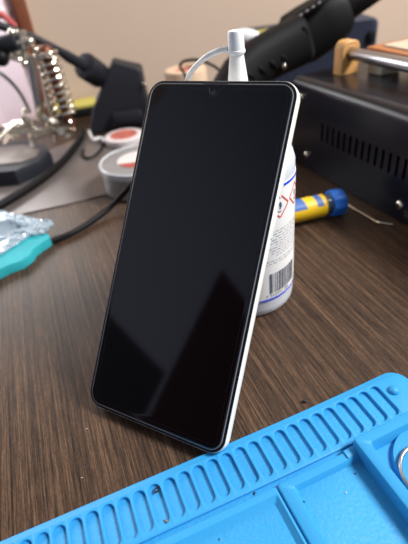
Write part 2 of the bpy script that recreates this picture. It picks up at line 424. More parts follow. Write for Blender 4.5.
mb = MB(); mb.loft([ploop(.0006, -.0006), ploop(.0006, .00015), ploop(.0022, .0003), ploop(.0022, -.0004)], False, False); mb.build('gasket', M['phone_black'], phone)
mb = MB(); mb.loft([ploop(.0018, .0002), ploop(.0019, .00062), ploop(.0022, .00066), ploop(.0023, .0003)], False, False); mb.build('glass_edge', M['phone_grey'], phone)
mb = MB(); mb.loft([ploop(.0022, -.0003), ploop(.0022, .0006), ploop(.0025, .00075), ploop(.0031, .0008)], True, True); mb.build('screen', M['screen'], phone)
M['bezel'] = mat('dark_bezel', (2, 2, 3), .12, spec=.5)
mb = MB(); mb.loft([ploop(.0042, .00082, .006), ploop(.0044, .00082, .006)], False, False); mb.build('display_outline', M['phone_grey'] if False else mat('faint_display_line', (22, 24, 30), .2), phone)
# teardrop notch with front camera and earpiece slit
mb = MB(); mb.lathe([(.0012, .0008), (.0011, .00085), (.0002, .00085)], (-.0012, PH/2-.0057, 0), 20); ntc = mb.build('front_camera', mat('camera_lens', (14, 16, 22), .05, spec=.8), phone)
mb = MB(); mb.box((-.0012, PH/2-.0008, .0008), (.012, .0006, .0002)); mb.build('earpiece', mat('earpiece_mesh', (60, 60, 62), .6), phone)
mb = MB()
mb.tube(spline([(-.0065, PH/2-.0031, .00080), (-.0042, PH/2-.0036, .00080), (-.0034, PH/2-.0058, .00080), (-.0012, PH/2-.0078, .00080), (.0010, PH/2-.0058, .00080), (.0018, PH/2-.0036, .00080), (.0041, PH/2-.0031, .0008)], 6), .00010, 6)
mb.build('notch_line', mat('notch_edge', (30, 31, 36), .3), phone)
for y0, ln in ((.030, .020), (.008, .011)):
    mb = MB(); mb.box((PW/2+.0006, y0+.012, -.0027), (.0006, ln, .0017), None, .0002); mb.build('side_button', M['phone_white'], phone)
for k, (x, y) in enumerate(((-.0245, .066), (-.0245, .053), (-.0245, .040))):
    mb = MB(); mb.lathe([(.0052, -.0070), (.005, -.0078), (.0042, -.0080), (.0005, -.0077)], (-x, y, 0), 24); mb.build('rear_camera', M['phone_black'], phone)

# ------------------------------------------------------------------ bottle behind the phone
BA = Vector((.0268, .2194, 0)); BRr = .0275
bottle = thing('spray_cleaner_bottle', 'translucent white bottle with printed label and long white spout behind the phone', 'bottle', BA)
mb = MB()
mb.lathe([(.0225, 0), (.0258, .0008), (.0270, .0028), (BRr-.0002, .006), (BRr-.0002, .0840), (.0272, .0880), (.0258, .0925), (.0225, .0965), (.0165, .0992), (.0125, .1005), (.0122, .104)], n=64)
mb.build('body', M['bottle'], bottle)
def cw(th, z, r=BRr): a = math.radians(th); return Vector((r*math.cos(a), r*math.sin(a), z))
def cpatch(mb, t0, t1, z0, z1, r, skew=0.):
    n = max(1, int(abs(t1-t0)/4)); 
    for i in range(n):
        a, b = t0+(t1-t0)*i/n, t0+(t1-t0)*(i+1)/n
        mb.quad([cw(a, z0, r), cw(b, z0, r), cw(b, z1, r), cw(a, z1, r)])
def cline(mb, t0, z0, t1, z1, wd, r):
    # a printed stroke between two points of the label (angle in degrees, height)
    n = max(1, int(abs(t1-t0)/3))
    if n > 1:
        for i in range(n): cline(mb, t0+(t1-t0)*i/n, z0+(z1-z0)*i/n, t0+(t1-t0)*(i+1)/n, z0+(z1-z0)*(i+1)/n, wd, r)
        return
    dx = math.radians(t1-t0)*BRr; dz = z1-z0; L_ = math.hypot(dx, dz); nx, nz = -dz/L_*wd/2, dx/L_*wd/2
    q = math.degrees(nx/BRr)
    mb.quad([cw(t0-q, z0-nz, r), cw(t1-q, z1-nz, r), cw(t1+q, z1+nz, r), cw(t0+q, z0+nz, r)])
mb = MB(); n = 72
mb.loft([[cw(360*k/n, z, r_) for k in range(n)] for z, r_ in ((.0118, BRr-.0001), (.0119, BRr+.0001), (.0820, BRr+.0001), (.0821, BRr-.0001))], False, False)
lab = mb.build('label', M['label'], bottle)
RI = BRr + .00022
mb = MB(); cpatch(mb, -200, 160, .0803, .0818, RI); mb.build('blue_band', M['ink_blue'], lab)
mb = MB(); cpatch(mb, -79, 155, .0120, .0133, RI)
for k in range(4): cline(mb, -79.2-k*1.6, .0123, -78.6-k*1.6, .0131, .0012, RI)
mb.build('blue_band', M['ink_blue'], lab)
mb = MB()
for tc_, zc in ((-56.5, .0703), (-27, .0715)):
    dt = math.degrees(.0064/BRr); dz = .0064
    P4 = [(tc_-dt, zc), (tc_, zc+dz), (tc_+dt, zc), (tc_, zc-dz)]
    for i in range(4): cline(mb, *P4[i], *P4[(i+1) % 4], .0008, RI)
mb.build('hazard_diamond', M['ink_red'], lab)
mb = MB()
for tc_, zc in ((-56.5, .0703), (-27, .0715)):
    for a, b, c_, d_, w_ in ((-1, .0022, 1.2, .0008, .0012), (-.4, .0012, 1.2, -.0006, .0014), (.8, -.0004, -.5, -.0016, .0009), (-3, -.0024, -1, -.0031, .0005), (-1, -.0031, 2, -.0028, .0005)):
        cline(mb, tc_+a, zc+b, tc_+c_, zc+d_, w_, RI+.00003)
mb.build('hazard_symbol', M['ink'], lab)
mb = MB(); rz = random.Random(3)
for li in range(12):
    z = .0568 - li*.00168 - (.0012 if li > 9 else 0); t = (-68, -67, -63, -68, -71, -63, -73, -69, -68, -62, -76, -76)[li]
    while t < 20:
        ln = rz.uniform(2.2, 7.0); cpatch(mb, t, t+ln, z-.00017, z+.00017, RI); t += ln + rz.uniform(1.2, 2.4)
mb.build('text_lines', M['ink'], lab)
mb = MB(); t = -71.5
while t < -28:
    ln = rz.choice((.5, .5, 1.0, 1.5, 2.0)); cpatch(mb, t, t+ln, .0166, .0305, RI); t += ln + rz.choice((.5, .6, 1.0, 1.5))
mb.build('barcode', mat('barcode_ink', (84, 92, 106), .5), lab)
def text_mesh(txt, size):
    cu = bpy.data.curves.new('digits', 'FONT'); cu.body = txt; cu.size = size
    ob = bpy.data.objects.new('digits', cu); C.objects.link(ob)
    dg = bpy.context.evaluated_depsgraph_get(); me = bpy.data.meshes.new_from_object(ob.evaluated_get(dg))
    bpy.data.objects.remove(ob); return me
me = text_mesh('7 315924 506', .0028); mb = MB(); mb.bm.from_mesh(me)
for vt in mb.bm.verts:
    vt.co = cw(-76.5 + math.degrees(vt.co.x*1.12/BRr), .0141 + vt.co.y, RI)
mb.build('barcode_digits', M['ink'], lab, smooth=0)
mb = MB(); mb.lathe([(.0135, .1002), (.0138, .1008), (.0138, .1105), (.0128, .1118), (.0085, .1130), (.0066, .1150), (.0056, .120), (.0048, .126), (.0038, .1335), (.0032, .1385), (.0031, .1405)], n=32); mb.build('spout', M['white_plastic'], bottle)
mb = MB(); mb.lathe([(.0039, .1383), (.0041, .1386), (.0041, .1396), (.0038, .1399), (.0036, .1464), (.0032, .1475), (.0020, .1478)], n=28); mb.build('cap', M['white_plastic'], bottle)
def L_(p): return Vector(p) - BA
mb = MB(); pts = [(0.0232, 0.2205, 0.1403), (0.0192, 0.2225, 0.1396), (0.0141, 0.2245, 0.1377), (0.0093, 0.2290, 0.1339), (0.0051, 0.2330, 0.1291), (0.0030, 0.2360, 0.1230), (0.0034, 0.2380, 0.1130), (0.0073, 0.2380, 0.0994)]
mb.tube([L_(p) for p in spline(pts, 6)] + [Vector((-.006, .0135, .1035))], .00135, 10); mb.build('cap_strap', M['white_plastic'], bottle)

# ------------------------------------------------------------------ yellow and blue tube lying behind the bottle
t0 = Vector((0.1073, 0.2994, 0.0098)); 
tdir = Vector((0.0780, 0.2940, 0.0098)) - t0; tdir.z = 0; tdir.normalize()
tr = .0088
cap0 = t0 + tdir*(-.001); 
tube = thing('paint_tube', 'yellow and blue cylindrical tube with a ridged blue cap lying on the desk', 'tube', (t0.x, t0.y, 0), math.atan2(tdir.y, tdir.x))
RX = frame_from((0, 0, -1), (0, 1, 0))       # lathe axis along local +x
mb = MB(); nn = 48
def knurl(r, x, amp): return [Vector((x, (r+amp*math.cos(8*2*PI*k/nn))*math.cos(2*PI*k/nn), .0105+(r+amp*math.cos(8*2*PI*k/nn))*math.sin(2*PI*k/nn))) for k in range(nn)]
mb.loft([knurl(.0075, -.0055, .0002), knurl(.0094, -.0047, .0004), knurl(.0099, -.003, .0005), knurl(.0099, .0035, .0005), knurl(.0096, .0052, .0003), knurl(.0085, .0056, 0)])
mb.build('cap', M['blue'], tube)
def xlathe(mb, prof, c=(0, 0, .0105), n=40): return mb.loft([[Vector((x, c[1]+r*math.cos(2*PI*k/n), c[2]+r*math.sin(2*PI*k/n))) for k in range(n)] for r, x in prof])
mb = MB(); xlathe(mb, [(.0078, .0055), (.0078, .0105)]); mb.build('collar', M['clear_grey'], tube)
mb = MB(); xlathe(mb, [(.0078, .0104), (tr-.0005, .0108), (tr-.0002, .012), (tr-.0002, .072), (tr-.0012, .0735), (.005, .0745)]); bt = mb.build('barrel', M['yellow'], tube)
def barrel_patch(mb, x0, x1, a0, a1, r=tr-.00005, slant=0.):
    n = 10
    for i in range(n):
        a, b = (math.radians(a0+(a1-a0)*(k)/n) for k in (i, i+1))
        s0, s1 = slant*i/n, slant*(i+1)/n
        mb.quad([Vector((x0+s0, r*math.cos(a), .0105+r*math.sin(a))), Vector((x1+s0, r*math.cos(a), .0105+r*math.sin(a))), Vector((x1+s1, r*math.cos(b), .0105+r*math.sin(b))), Vector((x0+s1, r*math.cos(b), .0105+r*math.sin(b)))])
mb = MB(); barrel_patch(mb, .0135, .0185, 28, 150, slant=.002); barrel_patch(mb, .027, .060, 28, 165, slant=.003); mb.build('blue_print', M['blue_print'], bt)
mb = MB(); mb.box((.0115, 0, .0002), (.001, .001, .0004)); 
mb.bm.free()
# thin silvery wire on the desk
wpts = [(0.1205, 0.3109, 0.0011), (0.1248, 0.2980, 0.0011), (0.1291, 0.2866, 0.0011), (0.1318, 0.2798, 0.0011), (0.1365, 0.2764, 0.0011), (0.1413, 0.2737, 0.0011)]
mb = MB(); mb.tube(spline(wpts, 5), .00055, 8); mb.ball(wpts[-1], .0009, 8)
tag(mb.build('thin_wire', M['chrome']), 'thin silvery wire lying between the blue cap and the black box', 'wire')

# ------------------------------------------------------------------ black vented box on the right
E1 = Vector((.342, -.9397, 0)); NB = Vector((-.9397, -.342, 0)); BP = Vector((.1058, .3929, 0))
BXR = frame_from(E1, -NB)                  # local x along the front, local y into the box
box = thing('power_supply_box', 'black metal box with ventilation slots and screws on the right', 'box', BP, R=BXR)
S0, S1, BD, BH = -.021, .235, .19, .0785
mb = MB()
def boxprof(x):
    r = .0085; P = [(0, .0012), (0, BH-r)] + [(r-r*math.cos(a*PI/12), BH-r+r*math.sin(a*PI/12)) for a in range(1, 7)] + [(BD-r+r*math.sin(a*PI/12), BH-r+r*math.cos(a*PI/12)) for a in range(0, 6)] + [(BD, BH-r), (BD, .0012)]
    return [Vector((x, y, z)) for y, z in P]
rr_ = .003
def ins(lp, d): 
    return [Vector((p.x, min(max(p.y, d), BD-d), min(p.z, BH-d))) for p in lp]
mb.loft([ins(boxprof(S0), .003), ins(boxprof(S0+.0009), .0009), boxprof(S0+.003), boxprof(S1-.003), ins(boxprof(S1-.0009), .0009), ins(boxprof(S1), .003)])
mb.build('cover', M['black_metal'], box, smooth=35)
for x in (S0+.02, S1-.02):
    for y in (.02, BD-.02):
        mb = MB(); mb.cyl((x, y, 0), (x, y, .0014), .007, .007, 20); mb.build('foot', M['rubber'], box)
for k in range(17):
    mb = MB(); x = .0262 + .00722*k
    mb.loft([[Vector((x+a, y, .0404+b)) for a, b in rrect(.0025, .0152, .0012, 5)] for y in (-.00012, .0006)])
    mb.build('vent_slot', M['hole'], box)
for x, z, r in ((.0044, .0135, .0032), (.1211, .0131, .0035), (-.006, .0635, .0030), (.2, .0132, .0032)):
    mb = MB(); RY = frame_from((1, 0, 0), (0, 0, 1))   # lathe axis along -y
    mb.lathe([(r, -.0002), (r, .0006), (r*.85, .0014), (r*.5, .0019), (.0002, .002)], (x, 0, z), 20, RY)
    sc = mb.build('screw', M['chrome'], box)
    mb = MB(); mb.box((x, -.00195, z), (r*1.1, .0005, r*.25)); mb.box((x, -.00195, z), (r*.25, .0005, r*1.1)); mb.build('cross_slot', M['hole'], sc)

# wooden block handle with a steel rod standing on the box
hb = Vector((0.1353, 0.3918, 0.0787))
rodh = thing('rod_holder', 'metal rod carried by a rounded pale wooden block on the black box', 'holder', hb, R=BXR)
def arch(x, w=.0175, h=.0255, r=.0062): return [Vector((x, y, z)) for y, z in [(0, 0), (w, 0), (w, h-r)] + [(w-r+r*math.cos(a*PI/16), h-r+r*math.sin(a*PI/16)) for a in range(1, 9)] + [(r-r*math.sin(a*PI/16), h-r+r*math.cos(a*PI/16)) for a in range(0, 8)] + [(0, h-r)]]
for xo in (-.011, .14):
    mb = MB()
    def sh(lp, d): return [Vector((p.x, .00875+(p.y-.00875)*(1-d), p.z if p.z < .001 else .012+(p.z-.012)*(1-d))) for p in lp]
    mb.loft([sh(arch(xo), .05), arch(xo+.0006), arch(xo+.0104), sh(arch(xo+.011), .05)]); mb.build('end_block', M['pine'], rodh)
mb = MB(); mb.cyl((-.006, .0088, .0158), (.146, .0088, .0158), .0049, None, 28, .0006); mb.build('rod', M['steel'], rodh)
mb = MB(); mb.torus((.0001, .0088, .0158), .0054, .0006, 28, 8, frame_from((0, 1, 0), (0, 0, 1))); mb.build('bushing', M['pine'], rodh)

# board with a beige pad resting on a grey block behind the rod
bl = Vector((0.1636, 0.3793, 0.0787))
mb = MB(); R70 = BXR
mb.box((0, 0, .0064), (.016, .020, .0127), None, .0006)
gb = mb.build('support_block', M['grey_foam']); gb.location = bl + Vector((.006, .008, 0)); gb.rotation_euler = (0, 0, math.atan2(E1.y, E1.x)); tag(gb, 'small grey block under the beige board on the black box', 'block')
bo = Vector((0.1495, 0.3926, 0.0915))
bd_ = thing('wooden_board', 'orange brown wooden board with a beige top lying behind the metal rod', 'board', (bo.x, bo.y, .0915), math.radians(-72))
mb = MB(); mb.box((.055, .0555, .0025), (.125, .085, .005), None, .0006); mb.build('board', M['orange_wood'], bd_)
mb = MB(); mb.box((.0595, .0595, .0058), (.113, .077, .0018), None, .0004); mb.build('pad', M['beige'], bd_)

# ------------------------------------------------------------------ black tool leaning behind the phone, navy case behind it
tl = Vector((0.0872, 0.5000, 0.0704))
tool = thing('cordless_screwdriver', 'black hand tool with ribbed grip and a tick marked sleeve leaning behind the bottle', 'tool', (tl.x, tl.y, 0))
def limb(name, pts, wd, th, m, n=20, pw=2.6):
    """swept superellipse; wd = half width seen from the front, th = half depth"""
    mb = MB(); P = [Vector(p) - Vector((tl.x, tl.y, 0)) for p in pts]; lp = []
    for i, p in enumerate(P):
        t = (P[min(i+1, len(P)-1)] - P[max(i-1, 0)]).normalized()
        b = Vector((0, 1, 0)); b = (b - t*b.dot(t)).normalized(); a = t.cross(b)
        ring = []
        for k in range(n):
            c_, s_ = math.cos(2*PI*k/n), math.sin(2*PI*k/n)
            ring.append(p + a*wd[i]*math.copysign(abs(c_)**(2/pw), c_) + b*th[i]*math.copysign(abs(s_)**(2/pw), s_))
        lp.append(ring)
    mb.loft(lp); return mb.build(name, m, tool)
limb('grip', [(0.0066, 0.4099, 0.0130), (0.0103, 0.4139, 0.0180), (0.0279, 0.4550, 0.0329), (0.0429, 0.4660, 0.0519), (0.0610, 0.4800, 0.0679), (0.0793, 0.4900, 0.0761), (0.1063, 0.5000, 0.0836), (0.1313, 0.5050, 0.0904), (0.1375, 0.5050, 0.0925)], [.008, .014, .0175, .019, .021, .0225, .0235, .024, .018], [.008, .012, .015, .016, .017, .018, .018, .018, .012], M['black_plastic'])
limb('body', [(0.1138, 0.5250, 0.0825), (0.1224, 0.5250, 0.0855), (0.1399, 0.5300, 0.0896), (0.1610, 0.5300, 0.0997), (0.1776, 0.5300, 0.1082), (0.1837, 0.5300, 0.1112)], [.018, .0265, .029, .0275, .023, .018], [.012, .018, .020, .020, .018, .014], M['black_plastic'])
limb('chuck', [(0.1713, 0.5300, 0.1061), (0.1744, 0.5300, 0.1076), (0.2064, 0.5350, 0.1229), (0.2320, 0.5400, 0.1349), (0.2340, 0.5400, 0.1356)], [.014, .0150, .0150, .0145, .013], [.014, .0150, .0150, .0145, .013], M['rubber'], pw=2)
limb('sleeve', [(0.1146, 0.5150, 0.1047), (0.1188, 0.5150, 0.1065), (0.1492, 0.5150, 0.1207), (0.1561, 0.5150, 0.1243)], [.002, .0045, .0045, .003], [.010, .012, .012, .010], M['black_plastic'])
for q0, q1 in [((0.1209, 0.5025, 0.1094), (0.1231, 0.5025, 0.1110)), ((0.1270, 0.5025, 0.1123), (0.1292, 0.5025, 0.1138)), ((0.1331, 0.5025, 0.1152), (0.1352, 0.5025, 0.1167)), ((0.1391, 0.5025, 0.1180), (0.1412, 0.5025, 0.1195)), ((0.1450, 0.5025, 0.1208), (0.1472, 0.5025, 0.1223))]:
    q0 = Vector(q0) - Vector((tl.x, tl.y, 0)); q1 = Vector(q1) - Vector((tl.x, tl.y, 0))
    mb = MB(); mb.tube([q0, q1], .0006, 6); mb.build('tick_mark', M['pale'], tool)
for q in [[(0.0646, 0.4680, 0.0738), (0.0701, 0.4660, 0.0698), (0.0759, 0.4720, 0.0612)], [(0.0765, 0.4730, 0.0770), (0.0821, 0.4710, 0.0730), (0.0881, 0.4770, 0.0644)], [(0.0885, 0.4780, 0.0802), (0.0941, 0.4760, 0.0762), (0.1004, 0.4820, 0.0677)], [(0.1007, 0.4830, 0.0834), (0.1063, 0.4810, 0.0795), (0.1129, 0.4870, 0.0710)]]:
    mb = MB(); mb.tube([Vector(p) - Vector((tl.x, tl.y, 0)) for p in spline(q, 4)], .0022, 8); mb.build('grip_rib', M['rubber'], tool)
q = Vector((0.1057, 0.4780, 0.0726)) - Vector((tl.x, tl.y, 0)); mb = MB(); mb.ball(q, .0028, 12); mb.build('button', M['chrome'], tool)
q = Vector((0.1125, 0.5010, 0.1066)) - Vector((tl.x, tl.y, 0)); mb = MB(); mb.ball(q, .0013, 10); mb.build('rivet', M['chrome'], tool)
q = Vector((0.1307, 0.5000, 0.1021)) - Vector((tl.x, tl.y, 0)); mb = MB(); mb.ball(q, .0013, 10); mb.build('rivet', M['chrome'], tool)
mb = MB(); mb.tube([Vector(p) - Vector((tl.x, tl.y, -.0003)) for p in spline([(0.1265, 0.4880, 0.1041), (0.1319, 0.4880, 0.0955), (0.1282, 0.4880, 0.0859), (0.1166, 0.4900, 0.0766), (0.1156, 0.4900, 0.0710)], 6)], .0007, 8); mb.build('hinge_seam', M['hole'], tool)

ca, cb = Vector((0.0740, 0.6300, 0.0885)), Vector((0.2628, 0.6300, 0.0769))
zt = (ca.z + cb.z)/2
case = thing('tool_case', 'navy blue case with rounded top corner standing behind the black tool', 'case', ((ca.x+cb.x)/2, .655, 0), math.radians(3))
cwd = (cb.x - ca.x)
mb = MB(); mb.loft([[Vector((x, y, zt/2 + z)) for x, z in rrect(cwd-2*i_, zt-2*i_, .009-i_*.5, 6)] for y, i_ in ((-.025, .002), (-.0235, .0005), (-.022, 0), (.022, 0), (.025, .002))]); mb.build('shell', M['navy'], case)
mb = MB(); mb.box((cwd/2-.0095, -.0265, zt-.022), (.009, .004, .013), None, .001); mb.build('latch', M['black_plastic'], case)
p0 = Vector((0.1181, 0.6280, 0.0805)); p0 = TM[case.name].inverted() @ p0
mb = MB(); mb.box((p0.x, -.0262, p0.z-.001), (.040, .003, .013), Matrix.Rotation(math.radians(-4), 3, 'Y'), .001); mb.build('yellow_label', M['dull_yellow'], case)
p0 = TM[case.name].inverted() @ Vector((0.0933, 0.6250, 0.0814))
mb = MB(); mb.ball((p0.x-.003, -.031, p0.z-.001), .011, 20, (1.75, .55, .82), Matrix.Rotation(math.radians(14), 3, 'Y')); mb.build('white_tag', M['white_plastic'], case)

# ------------------------------------------------------------------ beige roll and cable behind the top of the phone
rp = Vector((0.0073, 0.5600, 0.0566)); hz = rp.z + .006
roll = thing('tape_roll', 'beige roll with a reddish core behind the top edge of the phone', 'roll', (rp.x, .575, 0), group='tape rolls on the desk')
mb = MB(); mb.lathe([(.019, 0), (.0245, .001), (.0255, .004), (.0255, hz-.004), (.0245, hz-.001), (.021, hz), (.0165, hz), (.0160, hz-.004), (.0160, .01)], n=40); mb.build('roll_body', M['cardboard'], roll)
mb = MB(); mb.lathe([(.0159, hz-.012), (.0158, hz-.004), (.009, hz-.003), (.0005, hz-.003)], n=32); mb.build('core', M['red'], roll)
mb = MB(); pts = [(0.0474, 0.5300, 0.0627), (0.0369, 0.5300, 0.0712), (0.0222, 0.5350, 0.0770), (0.0079, 0.5400, 0.0767), (0.0017, 0.5400, 0.0722), (0.0052, 0.5400, 0.0644), (0.0121, 0.5400, 0.0451), (0.0251, 0.5300, 0.0305)]
pts.append(Vector((pts[-1][0]+.02, pts[-1][1], .0036))); pts.append(Vector((pts[-1][0]+.03, pts[-1][1]+.01, .0036)))
mb.tube(spline(pts, 6), .0016, 8); tag(mb.build('thin_cable', M['rubber']), 'thin black cable looping up above the beige roll', 'cable', 'black cables on the desk')

# ------------------------------------------------------------------ left background
# large grey film sheet
sh = [(-0.1685, 0.3625, 0.0000), (-0.1233, 0.3717, 0.0000), (-0.0767, 0.3855, 0.0000), (-0.0390, 0.3922, 0.0000), (-0.0434, 0.4873, 0.0000), (-0.1280, 0.5641, 0.0000), (-0.1855, 0.5035, 0.0000), (-0.2644, 0.4467, 0.0000), (-0.2336, 0.3714, 0.0000)]
mb = MB(); sh = [Vector((p[0], p[1], 0)) for p in sh]; cen = sum(sh, Vector())/len(sh)
mb.loft([[p*1 + Vector((0, 0, .0002)) for p in sh], [p + Vector((0, 0, .0010)) for p in sh], [cen + (p-cen)*.99 + Vector((0, 0, .0014)) for p in sh]])
tag(mb.build('antistatic_sheet', M['grey_sheet'], smooth=0), 'flat grey film sheet lying on the desk under the tape and cables', 'sheet')

# wide clear tape roll with red and white label
tp = Vector((-0.0467, 0.3948, 0.0260)); 
tape = thing('tape_roll', 'wide grey translucent tape roll with a white and red label beside the phone', 'roll', (tp.x, tp.y, .0017), group='tape rolls on the desk')
mb = MB(); mb.lathe([(.0345, 0), (.036, .0012), (.036, .0235), (.0345, .0248), (.0165, .0248), (.0160, .0236), (.0160, .001)], n=56, cap=False); mb.build('tape_body', M['tape'], tape)
mb = MB(); mb.lathe([(.0368, .020), (.0372, .0252), (.0360, .0262), (.0345, .0252)], n=56, cap=False); mb.build('rim', mat('pale_plastic_rim', (196, 198, 204), .25), tape)
mb = MB(); mb.lathe([(.0205, .0246), (.0202, .0256), (.0003, .0258)], n=36); lbw = mb.build('label_disc', M['pale'], tape)
mb = MB(); mb.loft([[Vector((.0198*math.cos(a), .0198*math.sin(a), z)) for a in [math.radians(205 + 130*k/14) for k in range(15)]] for z in (.0256, .02605)]); mb.build('red_print', M['red'], lbw)

# flat red and white roll behind
rp = Vector((-0.0736, 0.5214, 0.0080))
r2 = thing('tape_roll', 'small flat red and white roll behind the wide grey tape roll', 'roll', (rp.x, rp.y, .0017), group='tape rolls on the desk')
mb = MB(); mb.lathe([(.022, 0), (.0232, .001), (.0232, .007), (.022, .008), (.0155, .0081)], n=40); mb.build('roll_body', M['pale'], r2)
mb = MB(); mb.lathe([(.0165, .0078), (.0162, .0084), (.0005, .0085)], n=32); mb.build('red_disc', mat('faded_red_label', (176, 96, 84), .6, vary=.35, vscale=120), r2)

# cables
def cable(pts, r, label, m=None, name='black_cable', grp=None):
    mb = MB(); mb.tube(spline(pts, 8), r, 10); return tag(mb.build(name, m or M['rubber']), label, 'cable', 'black cables on the desk')
cable([(-0.1160, 0.3067, 0.0030), (-0.1106, 0.3100, 0.0030), (-0.1004, 0.3165, 0.0032), (-0.0875, 0.3306, 0.0036), (-0.0730, 0.3453, 0.0070), (-0.0591, 0.3480, 0.0170), (-0.0459, 0.3410, 0.0304), (-0.0321, 0.3360, 0.0429), (-0.0181, 0.3300, 0.0565)], .0026, 'thick black cable curving on the desk from the bubble wrap to the phone')
cable([(-0.1963, 0.3513, 0.0062), (-0.1781, 0.3782, 0.0062), (-0.1599, 0.4090, 0.0062), (-0.1465, 0.4383, 0.0062), (-0.1362, 0.4724, 0.0062), (-0.1294, 0.5191, 0.0062), (-0.1282, 0.5427, 0.0062), (-0.1330, 0.5742, 0.0062)], .0042, 'broad dark cable running diagonally across the grey sheet')
cable([(-0.1052, 0.5497, 0.0034), (-0.0995, 0.5265, 0.0034), (-0.0995, 0.5003, 0.0034), (-0.1051, 0.4809, 0.0034), (-0.1124, 0.4775, 0.0034), (-0.1185, 0.4882, 0.0034), (-0.1208, 0.5044, 0.0034)], .0014, 'thin black cable loop on the grey sheet beside the small white clip')
mb = MB(); mb.tube(spline([(-0.1208, 0.5608, 0.0066), (-0.1156, 0.5406, 0.0066), (-0.1101, 0.5264, 0.0066), (-0.1058, 0.5300, 0.0066), (-0.1008, 0.5282, 0.0066), (-0.0977, 0.5170, 0.0066)], 5), .0014, 8)
tag(mb.build('white_clip', M['white_plastic']), 'small bent white clip in front of the flat red roll', 'clip')

# bubble wrapped packet with teal foam
bp_ = Vector((-0.1432, 0.2920, 0.0100))
pk = thing('foam_pad', 'teal foam pad under the bubble wrap at the left edge', 'pad', (bp_.x, bp_.y, 0))
def lo(p): p = Vector(p) - Vector((bp_.x, bp_.y, 0)); return p
top = [(-0.1771, 0.2772, 0.0070), (-0.1929, 0.3197, 0.0070), (-0.1530, 0.3228, 0.0070), (-0.1286, 0.3170, 0.0070), (-0.1184, 0.3107, 0.0070), (-0.1164, 0.3049, 0.0070), (-0.1213, 0.2987, 0.0070), (-0.1258, 0.2912, 0.0070), (-0.1264, 0.2845, 0.0070), (-0.1311, 0.2763, 0.0070), (-0.1401, 0.2719, 0.0070), (-0.1448, 0.2679, 0.0070), (-0.1551, 0.2558, 0.0070)]
top = [lo(p) for p in top]; cen = sum(top, Vector())/len(top)
mb = MB(); mb.loft([[Vector((p.x*.99, p.y*.99, .0002)) for p in top], [Vector((p.x, p.y, .002)) for p in top], [Vector((p.x, p.y, .0062)) for p in top], [cen + (p-cen)*.985 + Vector((0, 0, .0005)) for p in top]])
mb.build('foam', M['teal'], pk)
bw = thing('bubble_wrap', 'crumpled silvery clear bubble wrap lying on the teal foam', 'bubble wrap', (bp_.x, bp_.y, .0078))
bt_ = [(-0.1822, 0.2832, 0.0090), (-0.2014, 0.3438, 0.0180), (-0.1657, 0.3489, 0.0160), (-0.1457, 0.3368, 0.0150), (-0.1296, 0.3295, 0.0130), (-0.1192, 0.3280, 0.0110), (-0.1169, 0.3234, 0.0100), (-0.1197, 0.3162, 0.0090), (-0.1217, 0.3105, 0.0090), (-0.1341, 0.3088, 0.0090), (-0.1420, 0.2975, 0.0090), (-0.1496, 0.2867, 0.0090)]
bt_ = [Vector(p) - Vector((bp_.x, bp_.y, .0078)) for p in bt_]; cen = sum(bt_, Vector())/len(bt_)
mb = MB(); loops = [[Vector((p.x, p.y, .0004)) for p in bt_]]
rb = random.Random(5)
dens = []
for i in range(len(bt_)):
    a, b = bt_[i], bt_[(i+1) % len(bt_)]
    for k in range(5): dens.append(a.lerp(b, k/5))
loops = [[Vector((p.x, p.y, .0002)) for p in dens]]
for t in (1, .93, .84, .74, .62, .5, .36, .2, .05):
    lp = []
    for p in dens:
        q = cen.lerp(p, t); z = p.z*.75 + .004*(1-t) + rb.uniform(-.0014, .0014)
        lp.append(Vector((q.x + rb.uniform(-.0008, .0008), q.y + rb.uniform(-.0008, .0008), max(.0008, z))))
    loops.append(lp)
mb.loft(loops)
mb.build('film', M['bubble'], bw, smooth=60)
mb = MB()
for k in range(58):
    i = rb.randrange(len(dens)); t = rb.uniform(.2, .95); q = cen.lerp(dens[i], t)
    mb.ball((q.x, q.y, dens[i].z*.75 + .004*(1-t)), .0030, 10, (1, 1, .55))
o = mb.build('bubbles', M['bubble'], bw); o['kind'] = 'stuff'

# helping hand soldering stand
hbp = Vector((-0.1818, 0.4864, 0.0180))
hh = thing('helping_hand', 'chrome helping hand stand with spring coil holder on a dark cast base', 'soldering stand', (hbp.x, hbp.y, .0014))
hb_w = []
HT = Vector((hbp.x, hbp.y, .0014))
def hl(p): return Vector(p) - HT
bs = [(-0.2341, 0.4427, 0.0180), (-0.1945, 0.4307, 0.0180), (-0.1751, 0.4297, 0.0180), (-0.1540, 0.4516, 0.0180), (-0.1485, 0.4752, 0.0180), (-0.1582, 0.5000, 0.0180), (-0.1909, 0.5212, 0.0180), (-0.2306, 0.5285, 0.0180), (-0.2669, 0.5150, 0.0180)]
bs = [hl(p) for p in bs]; cen = sum(bs, Vector())/len(bs)
mb = MB(); mb.loft([[Vector((p.x, p.y, .0002)) for p in bs], [Vector((p.x, p.y, .012)) for p in bs], [cen.lerp(Vector((p.x, p.y, .0155)), .97) for p in bs]])
mb.build('base', M['slate_plastic'], hh, smooth=30)
bs2 = [(-0.2338, 0.4720, 0.0190), (-0.1930, 0.4508, 0.0190), (-0.1742, 0.4502, 0.0190), (-0.1603, 0.4622, 0.0190), (-0.1600, 0.4794, 0.0190), (-0.1835, 0.5028, 0.0190), (-0.2117, 0.5062, 0.0190), (-0.2456, 0.5052, 0.0190)]
bs2 = [hl(p) for p in bs2]
for b_ in bs2: b_.z = .0166
c2 = sum(bs2, Vector())/len(bs2)
mb = MB(); mb.loft([[p - Vector((0, 0, .0025)) for p in bs2], bs2, [c2.lerp(p, .95) + Vector((0, 0, .0006)) for p in bs2]]); mb.build('base_plate', M['grey_cast'], hh, smooth=30)
Y = .5
def rods(name, pts, r, m, smooth_n=6, n=12):
    mb = MB(); mb.tube(spline(pts, smooth_n) if len(pts) > 2 else pts, r, n); return mb.build(name, m, hh)
